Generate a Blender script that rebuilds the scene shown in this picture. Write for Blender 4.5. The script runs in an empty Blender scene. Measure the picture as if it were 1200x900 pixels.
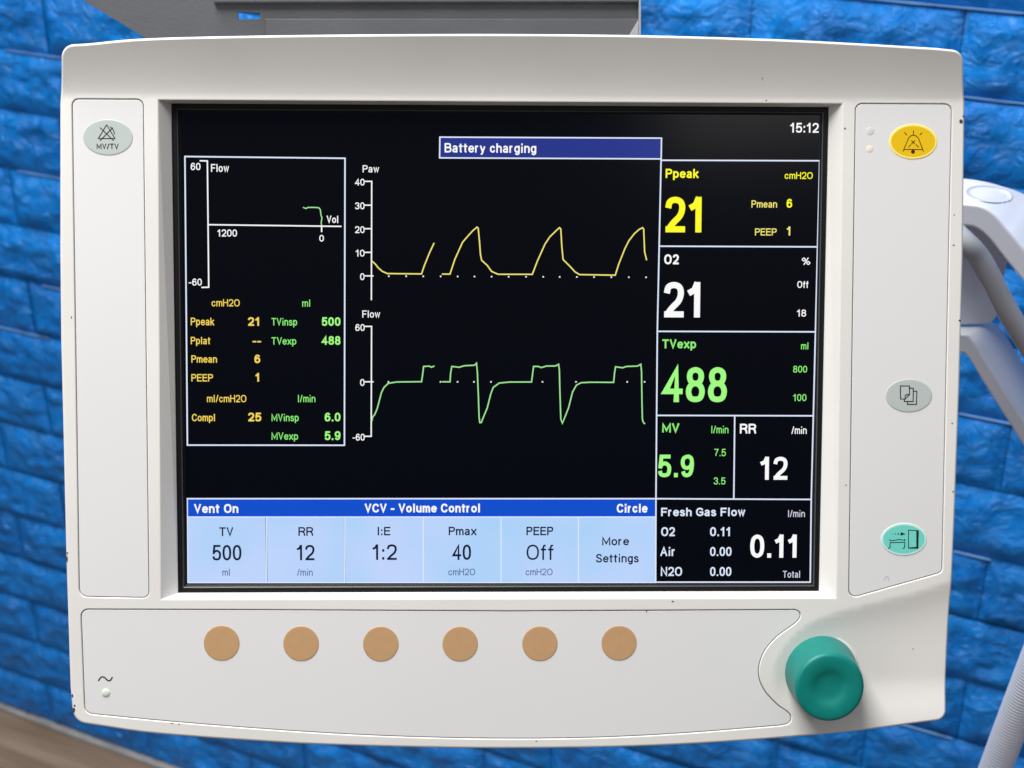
import bpy, bmesh, math, random
import numpy as np
from mathutils import Vector, Matrix
from mathutils.geometry import delaunay_2d_cdt

random.seed(7)
C = bpy.context.scene.collection
S = bpy.context.scene

# ------------------------------------------------------------------ camera
CAM_H = 1.511                      # camera above the floor (m)
PITCH = math.atan(850 / 1700)      # looking down
cam_d = bpy.data.cameras.new('camera'); cam = bpy.data.objects.new('camera', cam_d); C.objects.link(cam)
cam.location = (0, 0, CAM_H); cam.rotation_euler = (math.pi / 2 - PITCH, 0, 0)
cam_d.sensor_width = 36; cam_d.lens = 51.0; cam_d.clip_start = 0.05; cam_d.clip_end = 50
cam_d.dof.use_dof = True; cam_d.dof.focus_distance = 0.675; cam_d.dof.aperture_fstop = 17
S.camera = cam
S.view_settings.view_transform = 'Standard'; S.view_settings.look = 'None'
S.view_settings.exposure = 0.0; S.view_settings.gamma = 1.0
S.cycles.max_bounces = 6; S.cycles.use_denoising = True

# ------------------------------------------------------------------ room light
W = bpy.data.worlds.new('World'); S.world = W; W.use_nodes = True
nt = W.node_tree; nt.nodes.clear()
wo = nt.nodes.new('ShaderNodeOutputWorld'); bg = nt.nodes.new('ShaderNodeBackground')
tc = nt.nodes.new('ShaderNodeTexCoord'); sx = nt.nodes.new('ShaderNodeSeparateXYZ')
rp = nt.nodes.new('ShaderNodeValToRGB')
e = rp.color_ramp.elements
e[0].position = 0.0; e[0].color = (0.16, 0.15, 0.14, 1)
e[1].position = 1.0; e[1].color = (1.0, 1.0, 1.0, 1)
n1 = e.new(0.55); n1.color = (0.10, 0.10, 0.11, 1)
n2 = e.new(0.78); n2.color = (0.40, 0.41, 0.43, 1)
mp = nt.nodes.new('ShaderNodeMath'); mp.operation = 'MULTIPLY_ADD'; mp.inputs[1].default_value = 0.5; mp.inputs[2].default_value = 0.5
L = nt.links
L.new(tc.outputs['Generated'], sx.inputs[0]); L.new(sx.outputs['Z'], mp.inputs[0])
L.new(mp.outputs[0], rp.inputs[0]); L.new(rp.outputs[0], bg.inputs[0]); L.new(bg.outputs[0], wo.inputs[0])
bg.inputs[1].default_value = 0.60

def area(name, loc, target, sx_, sy_, power, col):
    l = bpy.data.lights.new(name, 'AREA'); l.shape = 'RECTANGLE'; l.size = sx_; l.size_y = sy_
    l.energy = power; l.color = col
    o = bpy.data.objects.new(name, l); C.objects.link(o); o.location = loc
    d = Vector(target) - Vector(loc); o.rotation_euler = d.to_track_quat('-Z', 'Y').to_euler()
    return o
area('ceiling_lamp', (-0.50, 0.52, 2.80), (-0.20, 0.56, 1.1), 1.4, 0.8, 64, (1.0, 0.985, 0.96))
area('left_fill_light', (-1.9, -1.0, 1.9), (0, 0.8, 1.1), 1.2, 1.4, 7, (0.93, 0.97, 1.0))  # unseen fill added behind the camera at left; no window is known there
area('screen_glare_light', (0.691, -1.360, 2.62), (0.15, 0.6, 1.25), 0.5, 0.34, 2.1, (1, 0.97, 0.93))  # unseen source added to put a soft reflection in the display's top right

# ------------------------------------------------------------------ measuring frames
F = 1700.0
th = PITCH
RIGHT = np.array([1.0, 0, 0]); FWD = np.array([0, math.cos(th), -math.sin(th)]); DOWN = np.array([0, -math.sin(th), -math.cos(th)])
RM = np.stack([RIGHT, DOWN, FWD], 1)
CP = np.array([0, 0, CAM_H])
def nrm(v): return v / np.linalg.norm(v)
def sight(px, py): return RM @ np.array([px - 600, py - 450, F])
EX = nrm(RM @ np.array([67000, 120, F])); EY = -(RM @ np.array([-90, 26050, F])); EY = nrm(EY - EX * (EY @ EX)); EN = np.cross(EX, EY)
ORG = CP + RM @ np.array([0, 0, 0.68])
def U(px, py, w=0.0):
    """survey point of the photograph -> millimetres on the monitor face (w = mm in front of it)"""
    r = sight(px, py); t = ((ORG + EN * w * 0.001 - CP) @ EN) / (r @ EN)
    p = CP + r * t - ORG
    return (p @ EX) * 1000, (p @ EY) * 1000
def at_depth(px, py, Y):
    r = sight(px, py); t = Y / r[1]; p = CP + r * t
    return Vector(p)

# ------------------------------------------------------------------ materials
def mat(name, col, rough=0.5, spec=0.5, metal=0.0, emit=None, es=1.0, noise=None, bump=None, coat=0.0, sss=0.0):
    m = bpy.data.materials.new(name); m.use_nodes = True
    t = m.node_tree; b = t.nodes['Principled BSDF']
    b.inputs['Base Color'].default_value = (*col, 1); b.inputs['Roughness'].default_value = rough
    b.inputs['Specular IOR Level'].default_value = spec; b.inputs['Metallic'].default_value = metal
    b.inputs['Coat Weight'].default_value = coat
    if sss:
        b.inputs['Subsurface Weight'].default_value = sss; b.inputs['Subsurface Scale'].default_value = 0.003
    if emit:
        b.inputs['Emission Color'].default_value = (*emit, 1); b.inputs['Emission Strength'].default_value = es
    tcn = t.nodes.new('ShaderNodeTexCoord')
    if noise:   # (scale, amount, stretch) slight mottling of the colour
        sc, am, st = noise
        mpn = t.nodes.new('ShaderNodeMapping'); mpn.inputs['Scale'].default_value = st
        nz = t.nodes.new('ShaderNodeTexNoise'); nz.inputs['Scale'].default_value = sc; nz.inputs['Detail'].default_value = 5
        r = t.nodes.new('ShaderNodeValToRGB'); r.color_ramp.elements[0].position = 0.3; r.color_ramp.elements[1].position = 0.7
        r.color_ramp.elements[0].color = tuple(c * (1 - am) for c in col) + (1,); r.color_ramp.elements[1].color = tuple(min(1, c * (1 + am)) for c in col) + (1,)
        t.links.new(tcn.outputs['Object'], mpn.inputs[0]); t.links.new(mpn.outputs[0], nz.inputs['Vector'])
        t.links.new(nz.outputs[0], r.inputs[0]); t.links.new(r.outputs[0], b.inputs['Base Color'])
    if bump:    # (scale, strength, distance)
        nz = t.nodes.new('ShaderNodeTexNoise'); nz.inputs['Scale'].default_value = bump[0]; nz.inputs['Detail'].default_value = 4
        bp = t.nodes.new('ShaderNodeBump'); bp.inputs['Strength'].default_value = bump[1]; bp.inputs['Distance'].default_value = bump[2]
        t.links.new(tcn.outputs['Object'], nz.inputs['Vector']); t.links.new(nz.outputs[0], bp.inputs['Height']); t.links.new(bp.outputs[0], b.inputs['Normal'])
    if name in ('moulded_white_plastic', 'membrane_plastic', 'teal_rubber'):
        n4 = t.nodes.new('ShaderNodeTexNoise'); n4.inputs['Scale'].default_value = 26; n4.inputs['Detail'].default_value = 6
        mr = t.nodes.new('ShaderNodeMapRange'); mr.inputs['To Min'].default_value = rough - 0.12; mr.inputs['To Max'].default_value = rough + 0.14
        t.links.new(tcn.outputs['Object'], n4.inputs['Vector']); t.links.new(n4.outputs[0], mr.inputs['Value']); t.links.new(mr.outputs[0], b.inputs['Roughness'])
    return m
def srgb(r, g, b):
    f = lambda c: (c / 255) / 12.92 if c / 255 <= 0.04045 else ((c / 255 + 0.055) / 1.055) ** 2.4
    return (f(r), f(g), f(b))

M = {}
M['shell'] = mat('moulded_white_plastic', (0.715, 0.70, 0.676), 0.42, 0.4, noise=(14, 0.03, (1, 1, 1)), bump=(900, 0.12, 0.0003))
M['membrane'] = mat('membrane_plastic', (0.69, 0.692, 0.692), 0.38, 0.35, noise=(9, 0.012, (1, 1, 1)), bump=(1400, 0.10, 0.0002))
M['tan'] = mat('tan_print', srgb(186, 148, 108), 0.5, 0.3, noise=(300, 0.03, (1, 1, 1)))
M['grey_oval'] = mat('grey_print', srgb(180, 188, 186), 0.42, 0.3)
M['yellow_oval'] = mat('yellow_print', srgb(226, 184, 8), 0.45, 0.3)
M['yellow_rim'] = mat('yellow_rim_print', srgb(248, 226, 120), 0.45, 0.3)
M['aqua_oval'] = mat('turquoise_print', srgb(112, 208, 196), 0.45, 0.3)
M['aqua_rim'] = mat('pale_turquoise_print', srgb(196, 228, 222), 0.45, 0.3)
M['ink'] = mat('black_print', (0.012, 0.012, 0.014), 0.5, 0.2)
M['brown_ink'] = mat('brown_print', (0.05, 0.018, 0.003), 0.5, 0.2)
M['knob'] = mat('teal_rubber', (0.0, 0.185, 0.158), 0.42, 0.4, noise=(180, 0.06, (1, 1, 1)), bump=(1200, 0.15, 0.0003))
M['gasket'] = mat('black_gasket', (0.004, 0.004, 0.005), 0.45, 0.25, bump=(700, 0.3, 0.0004))
M['gasket_lip'] = mat('grey_gasket_lip', (0.045, 0.048, 0.052), 0.38, 0.4)
M['lens_grey'] = mat('grey_lens', srgb(208, 208, 210), 0.5, 0.2)
M['lens_peach'] = mat('peach_lens', srgb(232, 216, 203), 0.5, 0.2)
M['lens_green'] = mat('pale_green_lens', srgb(206, 216, 203), 0.4, 0.3)
M['chip'] = mat('chipped_paint', (0.06, 0.055, 0.06), 0.7, 0.2)
M['plate'] = mat('dark_grey_metal', (0.068, 0.070, 0.077), 0.38, 0.5, noise=(30, 0.10, (1, 1, 1)), bump=(500, 0.2, 0.0005))
M['plate_edge'] = mat('pale_cut_edge', (0.28, 0.28, 0.30), 0.4, 0.5)
M['arm'] = mat('white_powder_coat', (0.74, 0.76, 0.82), 0.42, 0.5, noise=(20, 0.02, (1, 1, 1)), bump=(700, 0.1, 0.0003))
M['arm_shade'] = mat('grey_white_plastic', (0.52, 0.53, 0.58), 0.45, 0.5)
M['cable'] = mat('grey_vinyl', (0.34, 0.35, 0.38), 0.25, 0.5, noise=(40, 0.05, (1, 1, 1)))
M['hose'] = mat('translucent_white_plastic', (0.68, 0.71, 0.82), 0.3, 0.5, sss=0.3)
M['floor'] = mat('floor_base', (0.20, 0.15, 0.11), 0.5, 0.4)
M['skirt'] = mat('pale_sealant', (0.30, 0.30, 0.30), 0.5, 0.4, noise=(30, 0.2, (1, 1, 1)))

def lit(name, col, s=1.0):
    return mat(name, (0.0015, 0.0015, 0.002), 0.15, 0.12, emit=col, es=s)
D = {
 'white': lit('display_white', srgb(250, 250, 250)), 'cool': lit('display_cool_white', srgb(222, 232, 252)),
 'grey': lit('display_grey_white', srgb(205, 208, 226)),
 'yellow': lit('display_yellow', srgb(255, 252, 40)), 'amber': lit('display_amber', srgb(246, 214, 92)),
 'straw': lit('display_straw', srgb(242, 230, 118)), 'green': lit('display_green', srgb(138, 238, 118)),
 'mint': lit('display_mint', srgb(160, 250, 130)), 'trace_green': lit('display_trace_green', srgb(160, 232, 150)),
 'navy': lit('display_navy', srgb(40, 54, 138)), 'blue': lit('display_blue', srgb(16, 78, 204)),
 'dark': lit('display_dark_text', srgb(16, 26, 52)), 'slate': lit('display_slate_text', srgb(84, 98, 138)),
 'black': lit('display_black', srgb(0, 2, 9)),
}
def tile_mat():
    m = mat('display_pale_blue', (0.003, 0.003, 0.004), 0.3, 0.22, emit=(1, 1, 1), es=1.0)
    t = m.node_tree; b = t.nodes['Principled BSDF']
    tcn = t.nodes.new('ShaderNodeTexCoord'); nz = t.nodes.new('ShaderNodeTexNoise'); nz.inputs['Scale'].default_value = 22
    r = t.nodes.new('ShaderNodeValToRGB'); el = r.color_ramp.elements
    el[0].position = 0.35; el[0].color = (*srgb(172, 209, 248), 1); el[1].position = 0.68; el[1].color = (*srgb(194, 212, 252), 1)
    t.links.new(tcn.outputs['Object'], nz.inputs['Vector']); t.links.new(nz.outputs[0], r.inputs[0]); t.links.new(r.outputs[0], b.inputs['Emission Color'])
    return m
D['tile'] = tile_mat()

def wall_mat():
    m = bpy.data.materials.new('blue_foam_brick_vinyl'); m.use_nodes = True
    t = m.node_tree; b = t.nodes['Principled BSDF']
    b.inputs['Roughness'].default_value = 0.23; b.inputs['Specular IOR Level'].default_value = 0.5
    g = t.nodes.new('ShaderNodeNewGeometry')
    n0 = t.nodes.new('ShaderNodeTexNoise'); n0.inputs['Scale'].default_value = 16; n0.inputs['Detail'].default_value = 6
    r = t.nodes.new('ShaderNodeValToRGB'); el = r.color_ramp.elements
    el[0].position = 0.30; el[0].color = (0.0, 0.165, 0.60, 1); el[1].position = 0.72; el[1].color = (0.0, 0.27, 0.88, 1)
    t.links.new(g.outputs['Position'], n0.inputs['Vector']); t.links.new(n0.outputs[0], r.inputs[0]); t.links.new(r.outputs[0], b.inputs['Base Color'])
    n2_ = t.nodes.new('ShaderNodeTexNoise'); n2_.inputs['Scale'].default_value = 48; n2_.inputs['Detail'].default_value = 9; n2_.inputs['Distortion'].default_value = 1.2; n2_.inputs['Roughness'].default_value = 0.6
    n3_ = t.nodes.new('ShaderNodeTexNoise'); n3_.inputs['Scale'].default_value = 420; n3_.inputs['Detail'].default_value = 2
    b1 = t.nodes.new('ShaderNodeBump'); b1.inputs['Strength'].default_value = 0.85; b1.inputs['Distance'].default_value = 0.011
    b2 = t.nodes.new('ShaderNodeBump'); b2.inputs['Strength'].default_value = 0.25; b2.inputs['Distance'].default_value = 0.001
    t.links.new(g.outputs['Position'], n2_.inputs['Vector']); t.links.new(g.outputs['Position'], n3_.inputs['Vector'])
    t.links.new(n2_.outputs[0], b1.inputs['Height']); t.links.new(n3_.outputs[0], b2.inputs['Height'])
    t.links.new(b1.outputs[0], b2.inputs['Normal']); t.links.new(b2.outputs[0], b.inputs['Normal'])
    return m
M['brick'] = wall_mat()
def wood_mat():
    m = bpy.data.materials.new('beige_wood_laminate'); m.use_nodes = True
    t = m.node_tree; b = t.nodes['Principled BSDF']; b.inputs['Roughness'].default_value = 0.42
    g = t.nodes.new('ShaderNodeTexCoord'); mp_ = t.nodes.new('ShaderNodeMapping'); mp_.inputs['Scale'].default_value = (2.0, 34, 1)
    oi = t.nodes.new('ShaderNodeObjectInfo'); va = t.nodes.new('ShaderNodeVectorMath'); va.operation = 'ADD'
    n0 = t.nodes.new('ShaderNodeTexNoise'); n0.inputs['Scale'].default_value = 1.6; n0.inputs['Detail'].default_value = 7
    r = t.nodes.new('ShaderNodeValToRGB'); el = r.color_ramp.elements
    el[0].position = 0.3; el[0].color = (0.19, 0.125, 0.08, 1); el[1].position = 0.7; el[1].color = (0.37, 0.27, 0.185, 1)
    t.links.new(g.outputs['Object'], mp_.inputs[0]); t.links.new(mp_.outputs[0], va.inputs[0]); t.links.new(oi.outputs['Random'], va.inputs[1])
    t.links.new(va.outputs[0], n0.inputs['Vector']); t.links.new(n0.outputs[0], r.inputs[0]); t.links.new(r.outputs[0], b.inputs['Base Color'])
    return m
M['wood'] = wood_mat()

# ------------------------------------------------------------------ object helpers
def link(name, verts, faces, m, parent=None, smooth=False, mats=None, fm=None):
    me = bpy.data.meshes.new(name); me.from_pydata([tuple(v) for v in verts], [], [tuple(f) for f in faces]); me.update()
    for q in (mats or [m]): me.materials.append(q)
    if fm: me.polygons.foreach_set('material_index', fm)
    if smooth: me.polygons.foreach_set('use_smooth', [True] * len(me.polygons))
    o = bpy.data.objects.new(name, me); C.objects.link(o)
    if parent: o.parent = parent
    return o
def tag(o, label=None, cat=None, group=None, kind=None):
    for k, v in (('label', label), ('category', cat), ('group', group), ('kind', kind)):
        if v: o[k] = v
    return o
def empty(name, matrix):
    o = bpy.data.objects.new(name, None); C.objects.link(o); o.matrix_world = matrix; o.empty_display_size = 0.02
    return o
def mm(p): return tuple(c * 0.001 for c in p)

def catmull(P, n=6, closed=False):
    P = [np.array(p, float) for p in P]; out = []; N = len(P)
    rng = range(N) if closed else range(N - 1)
    for i in rng:
        if closed: p0, p1, p2, p3 = P[i - 1], P[i], P[(i + 1) % N], P[(i + 2) % N]
        else: p0 = P[i - 1] if i else P[0] * 2 - P[1]; p1 = P[i]; p2 = P[i + 1]; p3 = P[i + 2] if i + 2 < N else P[-1] * 2 - P[-2]
        for k in range(n):
            t = k / n
            out.append(0.5 * ((2 * p1) + (p2 - p0) * t + (2 * p0 - 5 * p1 + 4 * p2 - p3) * t * t + (3 * p1 - p0 - 3 * p2 + p3) * t ** 3))
    if not closed: out.append(P[-1])
    return out
def ribbon(P, w, closed=False, cap=True):
    """flat ribbon of width w along 2-D points; returns verts2d, faces"""
    P = [np.array(p, float) for p in P]; Q = [P[0]]
    for p in P[1:]:
        if np.linalg.norm(p - Q[-1]) > 1e-6: Q.append(p)
    if closed and np.linalg.norm(Q[0] - Q[-1]) < 1e-6: Q.pop()
    P = Q; N = len(P)
    if N < 2: return [], []
    if cap and not closed:
        P[0] = P[0] - nrm(P[1] - P[0]) * w / 2; P[-1] = P[-1] + nrm(P[-1] - P[-2]) * w / 2
    V = []; Fc = []
    for i in range(N):
        a = P[i] - P[i - 1] if (i or closed) else P[1] - P[0]
        b = P[(i + 1) % N] - P[i] if (i < N - 1 or closed) else a
        a = nrm(a); b = nrm(b); na = np.array([-a[1], a[0]]); nb = np.array([-b[1], b[0]])
        m_ = na + nb; l = np.linalg.norm(m_)
        m_ = na if l < 1e-6 else m_ / l
        k = min(1 / max(0.35, m_ @ na), 2.2)
        V += [P[i] + m_ * w / 2 * k, P[i] - m_ * w / 2 * k]
    for i in range(N if closed else N - 1):
        j = (i + 1) % N; Fc.append((2 * i, 2 * i + 1, 2 * j + 1, 2 * j))
    return V, Fc
class Flat:
    """collects flat print in the plane of the monitor at height w (mm)"""
    def __init__(s): s.v = []; s.f = []
    def add(s, V, Fc, w):
        o = len(s.v); s.v += [(p[0], p[1], w) for p in V]
        for f in Fc:
            q = [o + i for i in f]
            a = s.v[q[0]]; b = s.v[q[1]]; c = s.v[q[2]]
            if (b[0] - a[0]) * (c[1] - a[1]) - (b[1] - a[1]) * (c[0] - a[0]) < 0: q.reverse()
            s.f.append(tuple(q))
    def line(s, P, wd, w, closed=False, cap=True):
        V, Fc = ribbon(P, wd, closed, cap); s.add(V, Fc, w)
    def rect(s, x0, y0, x1, y1, w): s.add([(x0, y0), (x1, y0), (x1, y1), (x0, y1)], [(0, 1, 2, 3)], w)
    def disc(s, cx, cy, rx, ry, w, n=40):
        s.add([(cx + rx * math.cos(2 * math.pi * i / n), cy + ry * math.sin(2 * math.pi * i / n)) for i in range(n)], [tuple(range(n))], w)
    def build(s, name, m, parent): return link(name, [mm(p) for p in s.v], s.f, m, parent)

# ------------------------------------------------------------------ a narrow sans stroke alphabet
X = 0.70
def st(*a): return ('p', a)
def sm(*a): return ('s', a)
def cl(*a): return ('c', a)
SIX = ((.95, .79), (.82, .95), (.52, 1), (.16, .88), (0, .48), (.06, .14), (.26, .02), (.5, 0), (.87, .08), (1, .3), (.88, .53), (.54, .61), (.18, .53), (.03, .36))
bowl = cl((.5, X), (.86, X * .87), (1, X / 2), (.86, X * .13), (.5, 0), (.14, X * .13), (0, X / 2), (.14, X * .87))
G = {
'0': (.54, [cl((.5, 1), (.88, .87), (1, .5), (.88, .13), (.5, 0), (.12, .13), (0, .5), (.12, .87))]),
'1': (.38, [st((.10, .77), (.42, .83), (.62, .99)), st((.72, 1), (.72, 0))]),
'2': (.54, [sm((0, .72), (.12, .93), (.5, 1), (.88, .93), (1, .72), (.84, .46), (.38, .22), (.04, 0)), st((.04, 0), (1, 0))]),
'3': (.54, [sm((0, .76), (.15, .95), (.5, 1), (.85, .94), (.95, .76), (.8, .58), (.45, .53)), sm((.45, .53), (.85, .47), (1, .27), (.87, .06), (.5, 0), (.13, .05), (0, .25))]),
'4': (.58, [st((.76, 0), (.76, 1), (0, .27), (1, .27))]),
'5': (.54, [st((.92, 1), (.16, 1), (.05, .47)), sm((.05, .47), (.26, .60), (.62, .63), (.94, .5), (1, .3), (.88, .07), (.5, 0), (.13, .05), (0, .23))]),
'6': (.54, [sm(*SIX)]),
'7': (.54, [st((0, 1), (1, 1)), sm((1, 1), (.66, .62), (.42, .3), (.34, 0))]),
'8': (.54, [cl((.5, 1), (.84, .93), (.93, .76), (.8, .59), (.5, .54), (.2, .59), (.07, .76), (.16, .93)), cl((.5, .54), (.86, .46), (1, .27), (.87, .06), (.5, 0), (.13, .06), (0, .27), (.14, .46))]),
'9': (.54, [sm(*[(1 - x, 1 - y) for x, y in SIX])]),
'A': (.66, [st((0, 0), (.5, 1), (1, 0)), st((.2, .33), (.8, .33))]),
'B': (.62, [st((0, 0), (0, 1)), sm((0, 1), (.6, 1), (.9, .92), (.92, .68), (.75, .54), (0, .54)), sm((0, .54), (.75, .54), (1, .42), (1, .14), (.7, 0), (0, 0))]),
'C': (.66, [sm((.98, .72), (.85, .92), (.52, 1), (.14, .87), (0, .5), (.14, .13), (.52, 0), (.86, .08), (1, .3))]),
'E': (.56, [st((1, 1), (0, 1), (0, 0), (1, 0)), st((0, .53), (.9, .53))]),
'F': (.54, [st((1, 1), (0, 1), (0, 0)), st((0, .5), (.85, .5))]),
'G': (.70, [sm((.96, .73), (.84, .92), (.52, 1), (.14, .87), (0, .5), (.14, .13), (.52, 0), (.82, .07), (1, .2)), st((1, .18), (1, .46), (.6, .46))]),
'H': (.62, [st((0, 0), (0, 1)), st((1, 0), (1, 1)), st((0, .54), (1, .54))]),
'I': (.10, [st((.5, 0), (.5, 1))]),
'M': (.80, [st((0, 0), (0, 1), (.5, .16), (1, 1), (1, 0))]),
'N': (.62, [st((0, 0), (0, 1), (1, 0), (1, 1))]),
'O': (.72, [cl((.5, 1), (.87, .87), (1, .5), (.87, .13), (.5, 0), (.13, .13), (0, .5), (.13, .87))]),
'P': (.58, [st((0, 0), (0, 1)), sm((0, 1), (.65, 1), (.97, .9), (.97, .6), (.65, .48), (0, .48))]),
'R': (.64, [st((0, 0), (0, 1)), sm((0, 1), (.65, 1), (.95, .9), (.95, .62), (.65, .5), (0, .5)), st((.62, .5), (.92, .3), (1, 0))]),
'S': (.60, [sm((.95, .76), (.82, .95), (.5, 1), (.14, .93), (.04, .74), (.25, .58), (.75, .45), (1, .25), (.85, .05), (.5, 0), (.13, .06), (0, .28))]),
'T': (.60, [st((0, 1), (1, 1)), st((.5, 1), (.5, 0))]),
'V': (.62, [st((0, 1), (.5, 0), (1, 1))]),
'a': (.48, [sm((.06, X * .78), (.2, X * .97), (.55, X), (.86, X * .88), (.9, X * .6)), st((.9, X * .65), (.9, 0)), sm((.9, X * .58), (.4, X * .52), (.04, X * .36), (.04, X * .1), (.35, 0), (.75, X * .08), (.9, X * .35))]),
'c': (.46, [sm((.95, X * .7), (.78, X * .95), (.48, X), (.1, X * .84), (0, X / 2), (.1, X * .16), (.48, 0), (.8, X * .07), (1, X * .34))]),
'e': (.50, [sm((.02, X * .54), (1, X * .54), (.9, X * .86), (.5, X), (.12, X * .84), (0, X / 2), (.12, X * .14), (.5, 0), (.82, X * .06), (.98, X * .28))]),
'f': (.26, [sm((1.05, .99), (.65, .98), (.42, .82), (.42, .6)), st((.42, .7), (.42, 0)), st((0, X), (.95, X))]),
'g': (.48, [bowl, st((1, X), (1, 0)), sm((1, 0), (.9, -.22), (.5, -.29), (.08, -.18))]),
'h': (.48, [st((0, 0), (0, 1)), sm((0, X * .7), (.25, X * .96), (.62, X), (.95, X * .84), (1, X * .6)), st((1, X * .62), (1, 0))]),
'i': (.10, [st((.5, 0), (.5, .60)), st((.5, .97), (.5, 1))]),
'k': (.46, [st((0, 0), (0, 1)), st((.95, X), (.05, .26)), st((.35, .42), (1, 0))]),
'l': (.10, [st((.5, 0), (.5, 1))]),
'm': (.76, [st((0, 0), (0, X)), sm((0, X * .72), (.15, X * .97), (.34, X), (.48, X * .85), (.5, X * .6)), st((.5, X * .65), (.5, 0)), sm((.5, X * .72), (.65, X * .97), (.84, X), (.98, X * .85), (1, X * .6)), st((1, X * .65), (1, 0))]),
'n': (.48, [st((0, 0), (0, X)), sm((0, X * .7), (.25, X * .96), (.62, X), (.95, X * .84), (1, X * .6)), st((1, X * .62), (1, 0))]),
'o': (.52, [bowl]),
'p': (.50, [bowl, st((0, X), (0, -.28))]),
'r': (.28, [st((0, 0), (0, X)), sm((0, X * .62), (.25, X * .92), (.6, X), (.98, X * .99))]),
's': (.44, [sm((.93, X * .74), (.75, X * .96), (.48, X), (.12, X * .93), (.06, X * .7), (.5, X * .52), (.97, X * .36), (.9, X * .06), (.5, 0), (.15, X * .05), (0, X * .28))]),
't': (.26, [st((.42, .92), (.42, .12)), sm((.42, .14), (.5, .01), (.98, .0)), st((0, X), (.98, X))]),
'u': (.48, [st((1, X), (1, 0)), sm((1, X * .32), (.8, X * .06), (.42, 0), (.06, X * .14), (0, X * .4)), st((0, X * .38), (0, X))]),
'v': (.48, [st((0, X), (.5, 0), (1, X))]),
'w': (.68, [st((0, X), (.25, 0), (.5, X), (.75, 0), (1, X))]),
'x': (.48, [st((0, X), (1, 0)), st((1, X), (0, 0))]),
'y': (.48, [st((0, X), (.5, 0)), sm((1, X), (.5, 0), (.32, -.25), (.02, -.28))]),
'-': (.26, [st((0, .36), (1, .36))]), ':': (.10, [st((.5, .02), (.5, .06)), st((.5, .60), (.5, .64))]),
'.': (.10, [st((.5, 0), (.5, .02))]), '/': (.28, [st((0, 0), (1, 1))]),
'%': (.78, [cl((.22, 1), (.42, .77), (.22, .54), (.02, .77)), cl((.78, .46), (.98, .23), (.78, 0), (.58, .23)), st((.25, 0), (.75, 1))]),
'~': (.7, [sm((0, .3), (.25, .6), (.5, .5), (.75, .38), (1, .65))]),
}
def glyphs(fl, text, xl, xr, yt, yb, wt, w):
    """set text between survey columns xl..xr, caps from yt to baseline yb, stroke wt (all survey px), plane w"""
    x0, y0 = U(xl, yb, w); x1, _ = U(xr, yb, w); _, y1 = U(xl, yt, w)
    H = y1 - y0; sw = wt * 0.4
    gap = 0.085 * H + sw * 0.08
    adv = [(0.24 * H if c == ' ' else G[c][0] * H * (0.82 if wt / max(1, (yb - yt)) < .3 else .78) + sw * 0.9) for c in text]
    tot = sum(adv) + gap * (len(text) - 1); k = (x1 - x0) / tot; x = x0
    for c, a in zip(text, adv):
        if c != ' ':
            gw = max(a * k - sw, 0.0)
            for kind, P in G[c][1]:
                Q = [np.array([x + sw / 2 + p[0] * gw, y0 + sw / 2 + p[1] * (H - sw)]) for p in P]
                if kind != 'p': Q = catmull(Q, 5, kind == 'c')
                fl.line(Q, sw, w, closed=(kind == 'c'), cap=(kind == 'p'))
        x += (a + gap) * k

# ================================================================== THE WALL
WD = nrm(np.array([0.90037516, -0.43511443, 0])); WN = np.array([-0.43511443, -0.90037516, 0])
WDIST = 1.32; CH = 0.0775; BL = 0.192
WO = CP - WN * WDIST                        # foot of the perpendicular from the camera, at camera height
z0 = CAM_H - 0.323 * WDIST                  # a course line
wall_m = Matrix(((WD[0], WN[0], 0, WO[0]), (WD[1], WN[1], 0, WO[1]), (0, 0, 1, 0), (0, 0, 0, 1)))
wall = link('wall', [(-3.2, -0.02, 0), (2.0, -0.02, 0), (2.0, -0.02, 2.6), (-3.2, -0.02, 2.6), (-3.2, -0.1, 0), (2.0, -0.1, 0), (2.0, -0.1, 2.6), (-3.2, -0.1, 2.6)],
            [(1, 0, 3, 2), (0, 1, 5, 4), (1, 2, 6, 5), (2, 3, 7, 6), (3, 0, 4, 7), (4, 5, 6, 7)], M['brick'])
wall.matrix_world = wall_m; tag(wall, 'bright blue wall clad in glossy foam bricks', kind='structure')

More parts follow.
